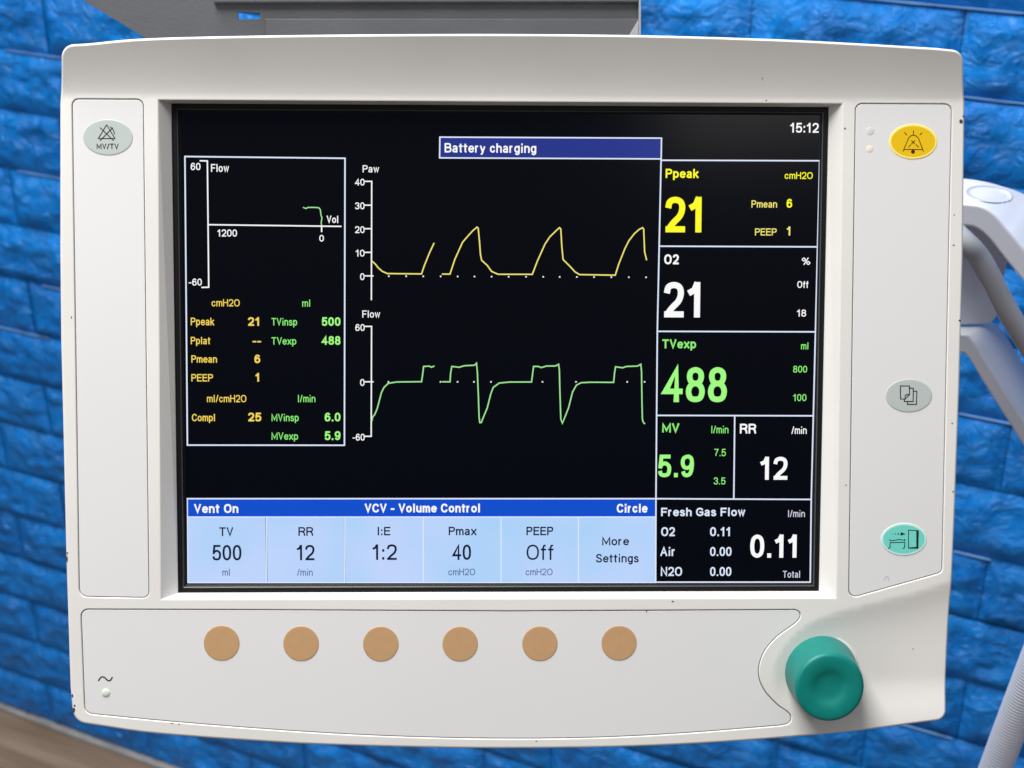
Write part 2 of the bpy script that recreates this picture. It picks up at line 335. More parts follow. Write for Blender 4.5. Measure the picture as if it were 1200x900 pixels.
rng = np.random.default_rng(3)
def vnoise(nx, ny, cx, cy):
    g = rng.random((cy + 2, cx + 2)); xs = np.linspace(0, cx, nx); ys = np.linspace(0, cy, ny)
    xi = np.minimum(xs.astype(int), cx); yi = np.minimum(ys.astype(int), cy); fx = xs - xi; fy = ys - yi
    fx = fx * fx * (3 - 2 * fx); fy = fy * fy * (3 - 2 * fy)
    a = g[np.ix_(yi, xi)]; b = g[np.ix_(yi, xi + 1)]; c = g[np.ix_(yi + 1, xi)]; d = g[np.ix_(yi + 1, xi + 1)]
    return (a * (1 - fx) + b * fx) * (1 - fy)[:, None] + (c * (1 - fx) + d * fx) * fy[:, None]
def brick_data(nx=37, ny=17):
    lx, lz = BL - 0.0010, CH - 0.0010
    h = 0.55 * vnoise(nx, ny, 5, 3) + 0.36 * vnoise(nx, ny, 11, 6) + 0.24 * vnoise(nx, ny, 22, 11)
    h = np.clip((h - 0.25) * 1.5, 0, 1.1)
    # cleft facets: hard ridges
    rd = 1 - np.abs(vnoise(nx, ny, 7, 4) * 2 - 1); h = h * 0.75 + 0.25 * rd ** 3
    xs = np.linspace(0, lx, nx); zs = np.linspace(0, lz, ny)
    # tighten the first and last columns to form the pressed border
    xs[1] = 0.0035; xs[-2] = lx - 0.0035; xs[2] = 0.0065; xs[-3] = lx - 0.0065; zs[1] = 0.0032; zs[-2] = lz - 0.0032; zs[2] = 0.0062; zs[-3] = lz - 0.0062
    V = []
    for j, z in enumerate(zs):
        for i, x in enumerate(xs):
            dd = min(x, lx - x, z, lz - z)
            if dd < 1e-6: y = -0.0006
            elif dd < 0.0036: y = 0.0006
            elif dd < 0.007: y = 0.0010 + 0.003 * h[j, i]
            else: y = 0.0012 + 0.0105 * h[j, i]
            V.append((x, y, z))
    Fc = [(j * nx + i, j * nx + i + nx, j * nx + i + nx + 1, j * nx + i + 1) for j in range(ny - 1) for i in range(nx - 1)]
    return V, Fc
variants = []
for k in range(14):
    V, Fc = brick_data(); me = bpy.data.meshes.new('brick'); me.from_pydata(V, [], Fc); me.materials.append(M['brick'])
    me.polygons.foreach_set('use_smooth', [True] * len(me.polygons)); me.update(); variants.append((me, V, Fc))
sv, sf = [], []
n_b = 0
for row in range(-12, 14):                  # course index, downward from z0
    zb = z0 - (row + 1) * CH + 0.0008
    if zb < -0.01: continue
    ph = -0.1035 if row % 2 else -0.1035 + BL / 2
    for col in range(-14, 9):
        x = ph + col * BL + 0.0008
        me, V, Fc = variants[random.randrange(14)]
        seen = (-2 <= row <= 13 or row == -3) and -1.85 < x < 0.42
        if seen and n_b < 290:
            o = bpy.data.objects.new('brick', me); C.objects.link(o); o.parent = wall
            o.location = (x, random.uniform(-0.0006, 0.0006), zb); n_b += 1
        else:
            b0 = len(sv); sv += [(x + p[0], p[1], zb + p[2]) for p in V]; sf += [tuple(b0 + i for i in f) for f in Fc]
rest = link('outer_bricks', sv, sf, M['brick'], wall, smooth=True); tag(rest, kind='stuff')

# pale foam edges that show along a few courses
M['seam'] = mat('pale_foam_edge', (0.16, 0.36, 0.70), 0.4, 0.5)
def on_wall(px, py):
    r = sight(px, py); t = ((WO + WN * 0.004 - CP) @ WN) / (r @ WN); p = CP + r * t - WO; return p @ WD, p[2] + CAM_H
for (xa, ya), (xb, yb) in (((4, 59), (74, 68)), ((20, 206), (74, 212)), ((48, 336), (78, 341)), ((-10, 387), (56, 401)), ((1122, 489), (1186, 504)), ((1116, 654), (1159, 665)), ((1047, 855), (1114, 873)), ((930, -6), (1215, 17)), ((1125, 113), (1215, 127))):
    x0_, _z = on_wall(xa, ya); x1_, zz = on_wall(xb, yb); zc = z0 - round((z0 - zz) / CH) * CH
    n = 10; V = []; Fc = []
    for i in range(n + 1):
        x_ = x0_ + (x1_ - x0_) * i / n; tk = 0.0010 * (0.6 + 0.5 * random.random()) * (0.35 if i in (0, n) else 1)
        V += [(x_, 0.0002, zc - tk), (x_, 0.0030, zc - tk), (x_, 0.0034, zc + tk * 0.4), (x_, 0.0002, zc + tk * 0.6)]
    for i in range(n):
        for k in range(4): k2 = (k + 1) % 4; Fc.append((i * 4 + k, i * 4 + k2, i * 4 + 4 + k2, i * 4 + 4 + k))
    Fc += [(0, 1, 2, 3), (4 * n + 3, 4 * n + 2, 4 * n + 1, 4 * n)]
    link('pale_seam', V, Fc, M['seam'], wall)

# ------------------------------------------------------------------ floor
fl_z = z0 - 14 * CH
floor = link('floor', [(-3.2, 0.0, fl_z - 0.06), (2.0, 0.0, fl_z - 0.06), (2.0, 4.5, fl_z - 0.06), (-3.2, 4.5, fl_z - 0.06), (-3.2, 0.0, fl_z - 0.02), (2.0, 0.0, fl_z - 0.02), (2.0, 4.5, fl_z - 0.02), (-3.2, 4.5, fl_z - 0.02)],
             [(3, 2, 1, 0), (4, 5, 6, 7), (0, 1, 5, 4), (1, 2, 6, 5), (2, 3, 7, 6), (3, 0, 4, 7)], M['floor'])
floor.matrix_world = wall_m; tag(floor, 'beige wood laminate floor at the foot of the blue wall', kind='structure')
def box(x0, x1, y0, y1, za, zb):
    return [(x0, y0, za), (x1, y0, za), (x1, y1, za), (x0, y1, za), (x0, y0, zb), (x1, y0, zb), (x1, y1, zb), (x0, y1, zb)], [(3, 2, 1, 0), (4, 5, 6, 7), (0, 1, 5, 4), (1, 2, 6, 5), (2, 3, 7, 6), (3, 0, 4, 7)]
pw, pl = 0.105, 1.2
v, f = box(0, pl - 0.002, 0, pw - 0.002, -0.019, 0.0)
# chamfered top edges
c_ = 0.0015
v = v[:4] + [(p[0], p[1], -c_) for p in v[4:]] + [(c_, c_, 0), (pl - 0.002 - c_, c_, 0), (pl - 0.002 - c_, pw - 0.002 - c_, 0), (c_, pw - 0.002 - c_, 0)]
f = [f[0]] + f[2:] + [(4, 5, 9, 8), (5, 6, 10, 9), (6, 7, 11, 10), (7, 4, 8, 11), (8, 9, 10, 11)]
pm = bpy.data.meshes.new('plank'); pm.from_pydata(v, [], f); pm.materials.append(M['wood']); pm.update()
for r in range(26):
    for c in range(5):
        x = -3.2 + c * pl - (r * 0.43) % 0.9 + 0.45
        if x + pl > 2.3: continue
        o = bpy.data.objects.new('plank', pm); C.objects.link(o); o.parent = floor
        o.location = (x, 0.0115 + r * pw, fl_z)
sk = []
v, f = [], []
for i in range(61):
    x = -3.2 + i * (5.2 / 60)
    for (y, z) in ((0.0, fl_z + 0.006), (0.0062, fl_z + 0.0058), (0.0082, fl_z + 0.0045), (0.0092, fl_z + 0.001)):
        v.append((x, y + 0.002, z + 0.0008 * math.sin(i * 1.7)))
for i in range(60):
    for k in range(3): a = i * 4 + k; f.append((a, a + 1, a + 5, a + 4))
sk = link('skirting_strip', v, f, M['skirt'], smooth=True); sk.matrix_world = wall_m
tag(sk, 'thin pale sealant strip where the blue wall meets the beige floor', 'skirting strip')

# ================================================================== THE MONITOR
mon_m = Matrix(((EX[0], EY[0], EN[0], ORG[0]), (EX[1], EY[1], EN[1], ORG[1]), (EX[2], EY[2], EN[2], ORG[2]), (0, 0, 0, 1)))
mon = empty('medical_monitor', mon_m)
tag(mon, 'off-white ventilator monitor with lit black display, tan round keys and teal knob', 'medical monitor')

def inside(poly, pts):
    P = np.array(poly); x, y = pts[:, 0], pts[:, 1]; r = np.zeros(len(pts), bool); j = len(P) - 1
    for i in range(len(P)):
        c = ((P[i, 1] > y) != (P[j, 1] > y)); d = P[j, 1] - P[i, 1]
        if abs(d) > 1e-12: r ^= c & (x < (P[j, 0] - P[i, 0]) * (y - P[i, 1]) / d + P[i, 0])
        j = i
    return r
def fillet(P, radii, n=7):
    out = []; N = len(P); P = [np.array(p, float) for p in P]
    for i in range(N):
        a, b, c = P[i - 1], P[i], P[(i + 1) % N]; r = radii[i]
        if r <= 0: out.append(b); continue
        d1, d2 = nrm(a - b), nrm(c - b); ang = math.acos(max(-1, min(1, d1 @ d2))); t = r / math.tan(ang / 2)
        p1, p2 = b + d1 * t, b + d2 * t
        ce = b + nrm(d1 + d2) * (r / math.sin(ang / 2))
        a1 = math.atan2(*(p1 - ce)[::-1]); a2 = math.atan2(*(p2 - ce)[::-1]); da = (a2 - a1 + math.pi) % (2 * math.pi) - math.pi
        out += [ce + r * np.array([math.cos(a1 + da * k / n), math.sin(a1 + da * k / n)]) for k in range(n + 1)]
    return out
def resample(P, step):
    out = []; N = len(P)
    for i in range(N):
        a, b = P[i], P[(i + 1) % N]; l = np.linalg.norm(b - a); k = max(1, int(l / step))
        out += [a + (b - a) * j / k for j in range(k)]
    return out
def offset(P, d):
    """move a closed CCW loop outwards by d"""
    out = []; N = len(P)
    for i in range(N):
        a = nrm(P[i] - P[i - 1]); b = nrm(P[(i + 1) % N] - P[i]); na = np.array([a[1], -a[0]]); nb = np.array([b[1], -b[0]])
        m_ = nrm(na + nb); out.append(P[i] + m_ * d / max(0.5, m_ @ na))
    return out
def ccw(P):
    A = sum(P[i - 1][0] * P[i][1] - P[i][0] * P[i - 1][1] for i in range(len(P)))
    return P if A > 0 else P[::-1]
def pts(L, w=0): return [np.array(U(x, y, w)) for x, y in L]

# outline of the shell
top = catmull(pts([(100, 49), (170, 43.5), (300, 40.6), (450, 39.2), (600, 39), (760, 40.6), (900, 44.5), (1000, 49), (1100, 54.5)], 11), 5)
rgt = pts([(1131.5, 58)], 10) + pts([(1131, 120), (1129, 300), (1125, 450), (1119.5, 600), (1114, 730)])
bot = catmull(pts([(1080, 847.5), (1000, 857.5), (900, 866.5), (800, 873), (700, 876.5), (560, 877.5), (400, 874), (300, 869), (180, 860), (112, 850.5)]), 5)
lft = pts([(86, 846.5), (82, 806), (77, 650), (73.5, 500), (71, 400), (70, 300), (70, 120)]) + pts([(69.5, 51)], 10)
cornerBR = pts([(1109.3, 844)])
raw = top + rgt + cornerBR + bot + lft
rad = [0] * len(raw)
iTR = len(top); rad[iTR] = 6.5; rad[iTR + len(rgt)] = 5.2
iBL = len(top) + len(rgt) + 1 + len(bot); rad[iBL] = 7.0; rad[-1] = 6.5
outer = ccw(resample(fillet(raw, rad), 4.0))
ER = 1.3                                                 # edge rounding
rim = offset(outer, -ER)                                 # where the face begins
open_o = ccw([np.array(U(*p)) for p in ((184, 115.5), (988.5, 120), (981, 702), (187.5, 703.5))])
DEPTH = -7.0
open_i = ccw([np.array(U(*p, DEPTH)) for p in ((200.5, 121), (971.5, 125.3), (960, 693), (208.5, 695))])
pan_l = ccw(resample(fillet(pts([(84, 115.5), (168, 116), (174.8, 701), (92.5, 699.5)]), [3.2, 3.2, 3.0, 4.0]), 4))
pan_r = ccw(resample(fillet(pts([(1002.5, 121), (1116, 121.5), (1104.5, 671), (994.5, 702)]), [3.2, 3.6, 3.0, 3.4]), 4))
pbL = catmull(pts([(932, 714.3), (937, 717), (938, 723), (931.7, 731), (910, 747), (895, 765.5), (889.3, 787), (895, 807), (910, 824.5), (923.5, 834.5), (927.5, 840.5), (925, 847.5), (917, 850.3)]), 4)
pbB = catmull(pts([(910, 851), (800, 859.7), (700, 864.7), (600, 866), (500, 864.5), (400, 860.5), (300, 854), (200, 846), (116, 838)]), 4)
raw = pts([(94.3, 713.8), (300, 714.5), (600, 716), (800, 715)]) + pbL + pbB + pts([(99, 836)])
rad = [0] * len(raw); rad[0] = 3.5; rad[-1] = 4.0
pan_b = ccw(resample(fillet(raw, rad), 4))

crease = catmull(pts([(1135, 668), (1105, 681), (1050, 697), (1000, 709), (960, 722), (932, 739), (912, 763), (902, 792), (906, 822), (925, 850)]), 6)
CR = np.array(crease)
dish_poly = list(crease) + pts([(930, 900), (1180, 900), (1180, 640)])
def seg_dist(P):
    best = np.full(len(P), 1e9)
    for i in range(len(CR) - 1):
        a, b = CR[i], CR[i + 1]; ab = b - a
        t = np.clip(((P - a) @ ab) / (ab @ ab), 0, 1); best = np.minimum(best, np.linalg.norm(P - (a + t[:, None] * ab), axis=1))
    return best
vTop = U(600, 116)[1]
def height(P):
    P = np.array(P, float); w = np.zeros(len(P))
    t = np.clip((P[:, 1] - vTop) / 34.0, 0, 1.1); w += 14.0 * t ** 1.3
    ins = inside(dish_poly, P); d = seg_dist(P)
    s_ = np.clip((P[:, 1] + 166) / 26.0, 0, 1); s_ = s_ * s_ * (3 - 2 * s_)
    d = d * d / (d + 5.0); w -= np.where(ins, 3.0 * (1 - np.exp(-d / 9.0)) * s_, 0)
    return w

FIL = 0.55
holes = [offset(p, FIL) for p in (pan_l, pan_r, pan_b)]
def face_mesh(boundaries, holes_, step, extra=()):
    P2, E = [], []
    for lp in boundaries + holes_:
        b0 = len(P2); P2 += [Vector(p) for p in lp]; n = len(lp); E += [(b0 + i, b0 + (i + 1) % n) for i in range(n)]
    for lp in extra:
        b0 = len(P2); P2 += [Vector(p) for p in lp]; E += [(b0 + i, b0 + i + 1) for i in range(len(lp) - 1)]
    A = np.array([[p[0], p[1]] for p in P2]); lo, hi = A.min(0), A.max(0)
    gx, gy = np.meshgrid(np.arange(lo[0], hi[0], step), np.arange(lo[1], hi[1], step)); gp = np.stack([gx.ravel(), gy.ravel()], 1)
    keep = inside(boundaries[0], gp)
    for h in holes_: keep &= ~inside(h, gp)
    gp = gp[keep]
    dmin = np.full(len(gp), 1e9)
    for a in A: dmin = np.minimum(dmin, np.hypot(gp[:, 0] - a[0], gp[:, 1] - a[1]))
    gp = gp[dmin > step * 0.45]
    P2 += [Vector(p) for p in gp]
    vo, eo, fo, *_ = delaunay_2d_cdt(P2, E, [], 0, 1e-5)
    vo = np.array([[p[0], p[1]] for p in vo]); fo = np.array([list(f_) for f_ in fo]); ce = vo[fo].mean(1)
    k = inside(boundaries[0], ce)
    for h in holes_: k &= ~inside(h, ce)
    return vo, [tuple(int(q) for q in f_) for f_ in fo[k]]
creas_in = [p for p in crease if inside(rim, np.array([p]))[0] and not inside(holes[1], np.array([p]))[0]][:]
vo, fo = face_mesh([rim], [open_o] + holes, 3.2, [creas_in[1:-1]] if len(creas_in) > 4 else ())
hz = height(vo)
SV = [(p[0], p[1], h) for p, h in zip(vo, hz)]; SF = []
for f_ in fo:
    a, b, c = (vo[i] for i in f_)
    SF.append(f_ if (b[0] - a[0]) * (c[1] - a[1]) - (b[1] - a[1]) * (c[0] - a[0]) > 0 else f_[::-1])
def find(p):
    d = np.hypot(vo[:, 0] - p[0], vo[:, 1] - p[1]); return int(d.argmin())
def skirt(base_idx, rings, flip):
    prev = base_idx; n = len(prev)
    for rg in rings:
        cur = list(range(len(SV), len(SV) + n)); SV.extend(rg)
        for i in range(n):
            j = (i + 1) % n; q = (prev[i], cur[i], cur[j], prev[j]); SF.append(q if not flip else q[::-1])
        prev = cur
    return prev
# rounded outer edge, side walls and back
ri = [find(p) for p in rim]; hr = height(rim)
rings = []
for a in (15, 30, 45, 60, 75, 90):
    a = math.radians(a); lp = offset(rim, ER * math.sin(a)); rings.append([(p[0], p[1], h - ER * (1 - math.cos(a))) for p, h in zip(lp, hr)])
lp = offset(rim, ER - 0.4); rings.append([(p[0], p[1], -16) for p in lp])
lp = offset(rim, ER - 1.5); rings.append([(p[0], p[1], -34) for p in lp])
lp = offset(rim, -6); rings.append([(p[0], p[1], -44) for p in lp])
last = skirt(ri, rings, False)
SF.append(tuple(last[::-1]))
# rounded lips of the three panel recesses
hole_base = []
for src, h in zip((pan_l, pan_r, pan_b), holes):
    hi_ = [find(p) for p in h]; hh = height(h); rings = []
    for a in (30, 60, 90):
        a = math.radians(a); lp = offset(h, -FIL * math.sin(a)); rings.append([(p[0], p[1], z - FIL * (1 - math.cos(a))) for p, z in zip(lp, hh)])
    lp = offset(h, -FIL); rings.append([(p[0], p[1], z - 2.0) for p, z in zip(lp, hh)])
    skirt(hi_, rings, True)
def set_normals(o, n_face, fn):
    me = o.data; N_ = np.zeros(len(me.vertices) * 3); me.vertices.foreach_get('normal', N_); N_ = N_.reshape(-1, 3); N_[:n_face] = fn
    me.normals_split_custom_set_from_vertices([tuple(q) for q in N_])
shell = link('housing', [mm(p) for p in SV], SF, M['shell'], mon, smooth=True)
gxp = (height(vo + [0.3, 0]) - height(vo - [0.3, 0])) / 0.6; gyp = (height(vo + [0, 0.3]) - height(vo - [0, 0.3])) / 0.6
NF = np.stack([-gxp, -gyp, np.ones(len(vo))], 1); NF /= np.linalg.norm(NF, axis=1)[:, None]
set_normals(shell, len(vo), NF)
# bezel slopes: crisp quads of their own
BV, BF = [], []
def quadstrip(A_, B_, za, zb, sub=1):
    for i in range(4):
        j = (i + 1) % 4; b0 = len(BV)
        BV.extend([(A_[i][0], A_[i][1], za), (A_[j][0], A_[j][1], za), (B_[j][0], B_[j][1], zb), (B_[i][0], B_[i][1], zb)]); BF.append((b0, b0 + 1, b0 + 2, b0 + 3))
e1 = offset(open_o, -0.45); e2 = offset(open_i, 0.0)
quadstrip(open_o, e1, 0, -0.14); quadstrip(e1, e2, -0.14, DEPTH); quadstrip(e2, offset(open_i, 0.3), DEPTH, DEPTH - 6)
link('screen_bezel', [mm(p) for p in BV], BF, M['shell'], mon)

# membrane panels laid into the recesses
for nm_, src in (('left_panel', pan_l), ('right_panel', pan_r), ('key_panel', pan_b)):
    lp = offset(src, -0.32); rl = offset(src, -0.62)
    v_, f_ = face_mesh([rl], [], 9.0)
    PV = [(p[0], p[1], -0.30) for p in v_]; PF = []
    for t_ in f_:
        a, b, c = (v_[i] for i in t_); PF.append(t_ if (b[0] - a[0]) * (c[1] - a[1]) - (b[1] - a[1]) * (c[0] - a[0]) > 0 else t_[::-1])
    idx = [int(np.hypot(v_[:, 0] - p[0], v_[:, 1] - p[1]).argmin()) for p in rl]; n = len(idx)
    for rg, z in ((offset(rl, 0.22), -0.38), (lp, -0.62), (lp, -1.9)):
        cur = list(range(len(PV), len(PV) + n)); PV += [(p[0], p[1], z) for p in rg]
        for i in range(n): j = (i + 1) % n; PF.append((idx[i], cur[i], cur[j], idx[j]))
        idx = cur
    PF.append(tuple(idx[::-1]))
    po = link(nm_, [mm(p) for p in PV], PF, M['membrane'], mon, smooth=True); set_normals(po, len(v_), (0, 0, 1))

# display gasket: black frame with a grey lip
def frame(name, A_, B_, za, zb, m, parent, zi=None):
    v_ = [(p[0], p[1], za) for p in A_] + [(p[0], p[1], zb) for p in B_]
    f_ = [(i, (i + 1) % 4, 4 + (i + 1) % 4, 4 + i) for i in range(4)]
    return v_, f_
g0 = offset(open_i, 0.25); g1 = offset(open_i, -1.9); g1b = offset(open_i, -2.3); g2 = offset(open_i, -2.8); g3 = offset(open_i, -3.3); g4 = offset(open_i, -4.0)
gv, gf, gm = [], [], []
for A_, B_, za, zb, mi in ((g0, g1, -8.2, -8.2, 0), (g1, g1b, -8.2, -7.9, 0), (g1b, g2, -7.9, -8.2, 1), (g2, g3, -8.2, -9.0, 0), (g3, g4, -9.0, -9.4, 0)):
    v_, f_ = frame('', A_, B_, za, zb, None, None); b0 = len(gv); gv += v_; gf += [tuple(b0 + i for i in q) for q in f_]; gm += [mi] * 4
link('screen_gasket', [mm(p) for p in gv], gf, None, mon, mats=[M['gasket'], M['gasket_lip']], fm=gm)

# ---------------------------------------------------------------- display
SW = -9.2
sc = offset(open_i, -3.2)
sv_ = [(p[0], p[1], SW) for p in sc] + [(p[0], p[1], SW - 3) for p in sc]
screen = link('display_screen', [mm(p) for p in sv_], [(0, 1, 2, 3), (7, 6, 5, 4)] + [(i, i + 4, (i + 1) % 4 + 4, (i + 1) % 4) for i in range(4)], D['black'], mon)
tag(screen, 'lit black display with yellow and green curves')
z1, z2, z3 = SW + 0.04, SW + 0.08, SW + 0.12
def txt(s, xl, xr, yt, yb, wt, col, name='caption', w=None):
    fl = Flat(); glyphs(fl, s, xl, xr, yt, yb, wt, z3 if w is None else w); return fl.build(name, D[col], screen)
def lines(name, polys, wd, col, w=None):
    fl = Flat()
    for P, closed in polys: fl.line([U(*p, z2) for p in P], wd * 0.4, z2 if w is None else w, closed)
    return fl.build(name, D[col], screen)
def fill(name, x0, y0, x1, y1, col, w=None):
    """x0.. survey corners, squared up on the face"""
    w = z1 if w is None else w
    a, b = U(x0, y0, w), U(x1, y1, w); fl = Flat(); fl.rect(a[0], b[1], b[0], a[1], w); return fl.build(name, D[col], screen)
# frames
lines('loop_box', [(((216.7, 183.4), (404.3, 185.5), (403.6, 521.8), (219.6, 521.6)), True)], 1.7, 'cool')
lines('readings_box', [(((774.7, 187.8), (960.6, 188.4), (955.6, 388.7), (950.7, 585.4), (949.5, 682.2), (768.3, 682.2), (768.7, 584), (770.3, 388.3)), True),
      (((773, 288.5), (958.2, 289.3)), False), (((770.6, 388.3), (955.6, 388.9)), False), (((769.6, 486.8), (953.2, 487.3)), False),
      (((219.5, 584.4), (768.7, 584.4), (950.6, 585.3)), False), (((861, 487), (859.9, 584.6)), False)], 1.7, 'cool')
fill('message_bar', 515.5, 160.6, 775, 186, 'navy'); lines('message_border', [(((515.5, 160.7), (775.2, 161.9), (774.8, 186.2), (515.2, 185)), True)], 1.6, 'cool')
fill('header_bar', 219.4, 585, 768.4, 606, 'blue')
tx = [219.6, 312.2, 404.1, 496, 587.2, 677.8, 768.2]
for i in range(6): fill('softkey_tile', tx[i] + (0.6 if i else 0), 606, tx[i + 1] - 0.6, 682.6, 'tile')
lines('softkey_divider', [(((219.6, 605.8), (768.3, 605.8)), False), (((219.6, 584.5), (220.2, 682.8), (768.2, 682.6)), False)] + [(((x, 607), (x, 682)), False) for x in tx[1:-1]], 1.3, 'cool')
# clock and message
txt('15:12', 925.7, 959.3, 143.9, 155.4, 1.85, 'white', 'clock'); txt('Battery charging', 521, 628.4, 167.6, 178.6, 1.85, 'white', 'message')
# loop window
lines('loop_axis', [(((234.8, 188.4), (243, 188.6), (243.8, 262), (244.6, 336.6), (236.8, 336.8)), False), (((243.8, 263.3), (399.3, 265.3)), False), (((376.9, 266), (376.9, 271.2)), False)], 1.6, 'white')
txt('60', 223.5, 235, 190.8, 199.3, 1.25, 'white'); txt('Flow', 247.3, 268.3, 192.2, 201.4, 1.3, 'white'); txt('1200', 254.6, 277.8, 268.8, 277.2, 1.25, 'white')
txt('Vol', 382.9, 396.6, 252.7, 261.3, 1.3, 'white'); txt('0', 374.2, 379.6, 275.3, 283.1, 1.25, 'white'); txt('-60', 221.2, 236.6, 326.4, 334.6, 1.25, 'white')
P = [(820, 637), (835, 643), (850, 636), (890, 636), (920, 638), (930, 650), (935, 690), (941, 702), (936, 740), (938, 752)]
lines('loop_trace', [([(x / 5.625 + 210, y / 5.625 + 130) for x, y in P], False)], 1.3, 'trace_green')
# table of readings
A_ = 'amber'; g_ = 'green'
for s, xl, xr, yt, yb, wt, col in (
 ('cmH2O', 248, 281, 350.6, 359, 1.1, A_), ('ml', 354.2, 363.8, 351, 359.4, 1.1, g_), ('Ppeak', 223.6, 251, 372.3, 381.2, 1.25, A_), ('21', 290.6, 304.6, 371.7, 381.8, 2.0, A_),
 ('TVinsp', 318.2, 348.2, 372.7, 381.4, 1.2, g_), ('500', 377, 399, 371.7, 381.8, 2.0, 'mint'), ('Pplat', 223.6, 246.5, 394.8, 403.4, 1.25, A_), ('--', 296, 306, 394.6, 404, 1.7, A_),
 ('TVexp', 318.2, 347.2, 395.2, 403.8, 1.2, g_), ('488', 377, 399, 393.8, 404, 2.0, 'mint'), ('Pmean', 224.3, 254.3, 416.4, 425, 1.25, A_), ('6', 298.2, 305, 415.6, 425.5, 2.0, A_),
 ('PEEP', 224.3, 249.6, 438.4, 447, 1.25, A_), ('1', 299.2, 304.5, 437.1, 447.3, 2.0, A_), ('ml/cmH2O', 242.6, 288.7, 462.8, 471.3, 1.1, A_), ('l/min', 348.9, 369.6, 462.8, 471.3, 1.1, g_),
 ('Compl', 224.9, 252.2, 485, 493.6, 1.25, A_), ('25', 290.8, 306.2, 483.6, 493.8, 2.0, A_), ('MVinsp', 318.2, 350.1, 485, 493.6, 1.2, g_), ('6.0', 380.5, 399, 483.6, 493.8, 2.0, 'mint'),
 ('MVexp', 318.2, 349.3, 506.7, 515.3, 1.2, g_), ('5.9', 380.5, 399, 505.3, 515.7, 2.0, 'mint')):
    txt(s, xl, xr, yt, yb, wt, col, 'reading' if wt > 1.6 else 'caption')
# curve axes
lines('pressure_axis', [(((428.2, 212.5), (435.6, 212.5), (435.2, 351)), False)] + [(((428.2, y), (434.6, y)), False) for y in (240.4, 268, 295.7)] + [(((428.2, 323.3), (437, 323.3)), False)], 1.5, 'white')
lines('flow_axis', [(((428.2, 382.5), (435.4, 382.5), (435, 511.3), (428, 511.3)), False), (((428, 447.4), (437, 447.4)), False)], 1.5, 'white')
for s, xl, xr, yt, yb in (('Paw', 425, 444.2, 193.6, 202), ('40', 416, 427.3, 209.4, 217.4), ('30', 416, 427.3, 237.2, 245.2), ('20', 416, 427.3, 265.1, 273.1), ('10', 416.6, 427.3, 292.6, 300.6), ('0', 422, 427.2, 320.2, 328.2),
                          ('Flow', 424.6, 445.4, 363.8, 372.2), ('60', 416.4, 427.4, 379.8, 387.8), ('0', 422, 427.2, 444.2, 452.2), ('-60', 413.2, 427.4, 508.3, 516.3)):
    txt(s, xl, xr, yt, yb, 1.2, 'white')
def dot(x, y):
    p = U(x, y, z2); fl = Flat(); fl.rect(p[0] - .33, p[1] - .33, p[0] + .33, p[1] + .33, z2); fl.build('zero_line_dot', D['white'], screen)
for x in (455.6, 476, 496, 516.4, 536.4, 556, 576.1, 596.1, 616.5, 636.6, 655.9, 676, 696.2, 716.4, 736.9, 757.1):
    dot(x, 323.6 + (x - 455) * 0.0045)
for x in (516.2, 536.2, 555.4, 575.3, 635.7, 675, 735, 755.4, 455.2):
    dot(x, 447.5)
lines('pressure_curve', [([(436, 306), (440, 309.6), (443, 313.6), (448, 318), (454, 320.6), (494, 321), (497, 312), (503, 297), (508.4, 285.4)], False),
 ([(518.6, 321.2), (527.4, 321.2), (529, 316), (533, 304), (542, 284), (548, 277), (554, 270.4), (559, 266.2), (560.4, 267.4), (562, 284), (563, 298), (564.4, 305), (571, 311), (576, 318), (583.5, 321.4), (623.8, 321.5), (629.7, 306), (638.8, 285.8), (644.3, 277.6), (651.7, 270.3), (655.7, 266.8), (657.2, 268.4), (658.4, 289.5), (659.9, 304.2), (668.2, 312.4), (673.7, 318.5), (679.2, 321.8), (721, 322.5), (725, 309.7), (732.3, 291.3), (736.9, 282.2), (743.3, 273.9), (748.8, 269), (752.9, 266.8), (754.3, 268.4), (755.4, 295), (757.6, 304.2)], False)], 1.5, 'straw', z3)
lines('flow_curve', [([(435.8, 493), (436.8, 488.4), (439, 486), (442, 479), (447, 460), (450, 454), (455, 449.2), (465, 447.6), (494, 447.3), (495.4, 438), (496.4, 429.4), (503, 429), (505.6, 430.4), (508.4, 429.2)], False),
 ([(518.6, 447.4), (527.4, 447.4), (528, 438), (529.4, 429.4), (538, 430.4), (544, 428.6), (556, 428), (558.4, 425.6), (559.4, 436), (560.6, 464), (561.4, 488), (562.2, 495.2), (564, 495.2), (566, 490), (571, 478), (575, 462), (578, 454), (585, 448.9), (596.7, 447.7), (622.9, 447.6), (624.2, 437.5), (625.3, 429.4), (630.6, 429.4), (634.3, 430.7), (640.7, 428.9), (650.8, 428.9), (654.6, 426.9), (655.5, 433.8), (656.2, 461.3), (657.2, 490.7), (659, 496), (662.7, 487), (666.3, 477.8), (670.9, 459.5), (675.5, 451.3), (681, 448.5), (692, 447.9), (719.1, 448.1), (720.1, 437.5), (721.3, 429.8), (729.6, 431), (734.2, 429.4), (747, 429), (751, 426.9), (751.8, 435.7), (752.2, 465), (752.7, 490.7), (753.8, 494.7), (755.2, 496.3)], False)], 1.5, 'trace_green', z3)
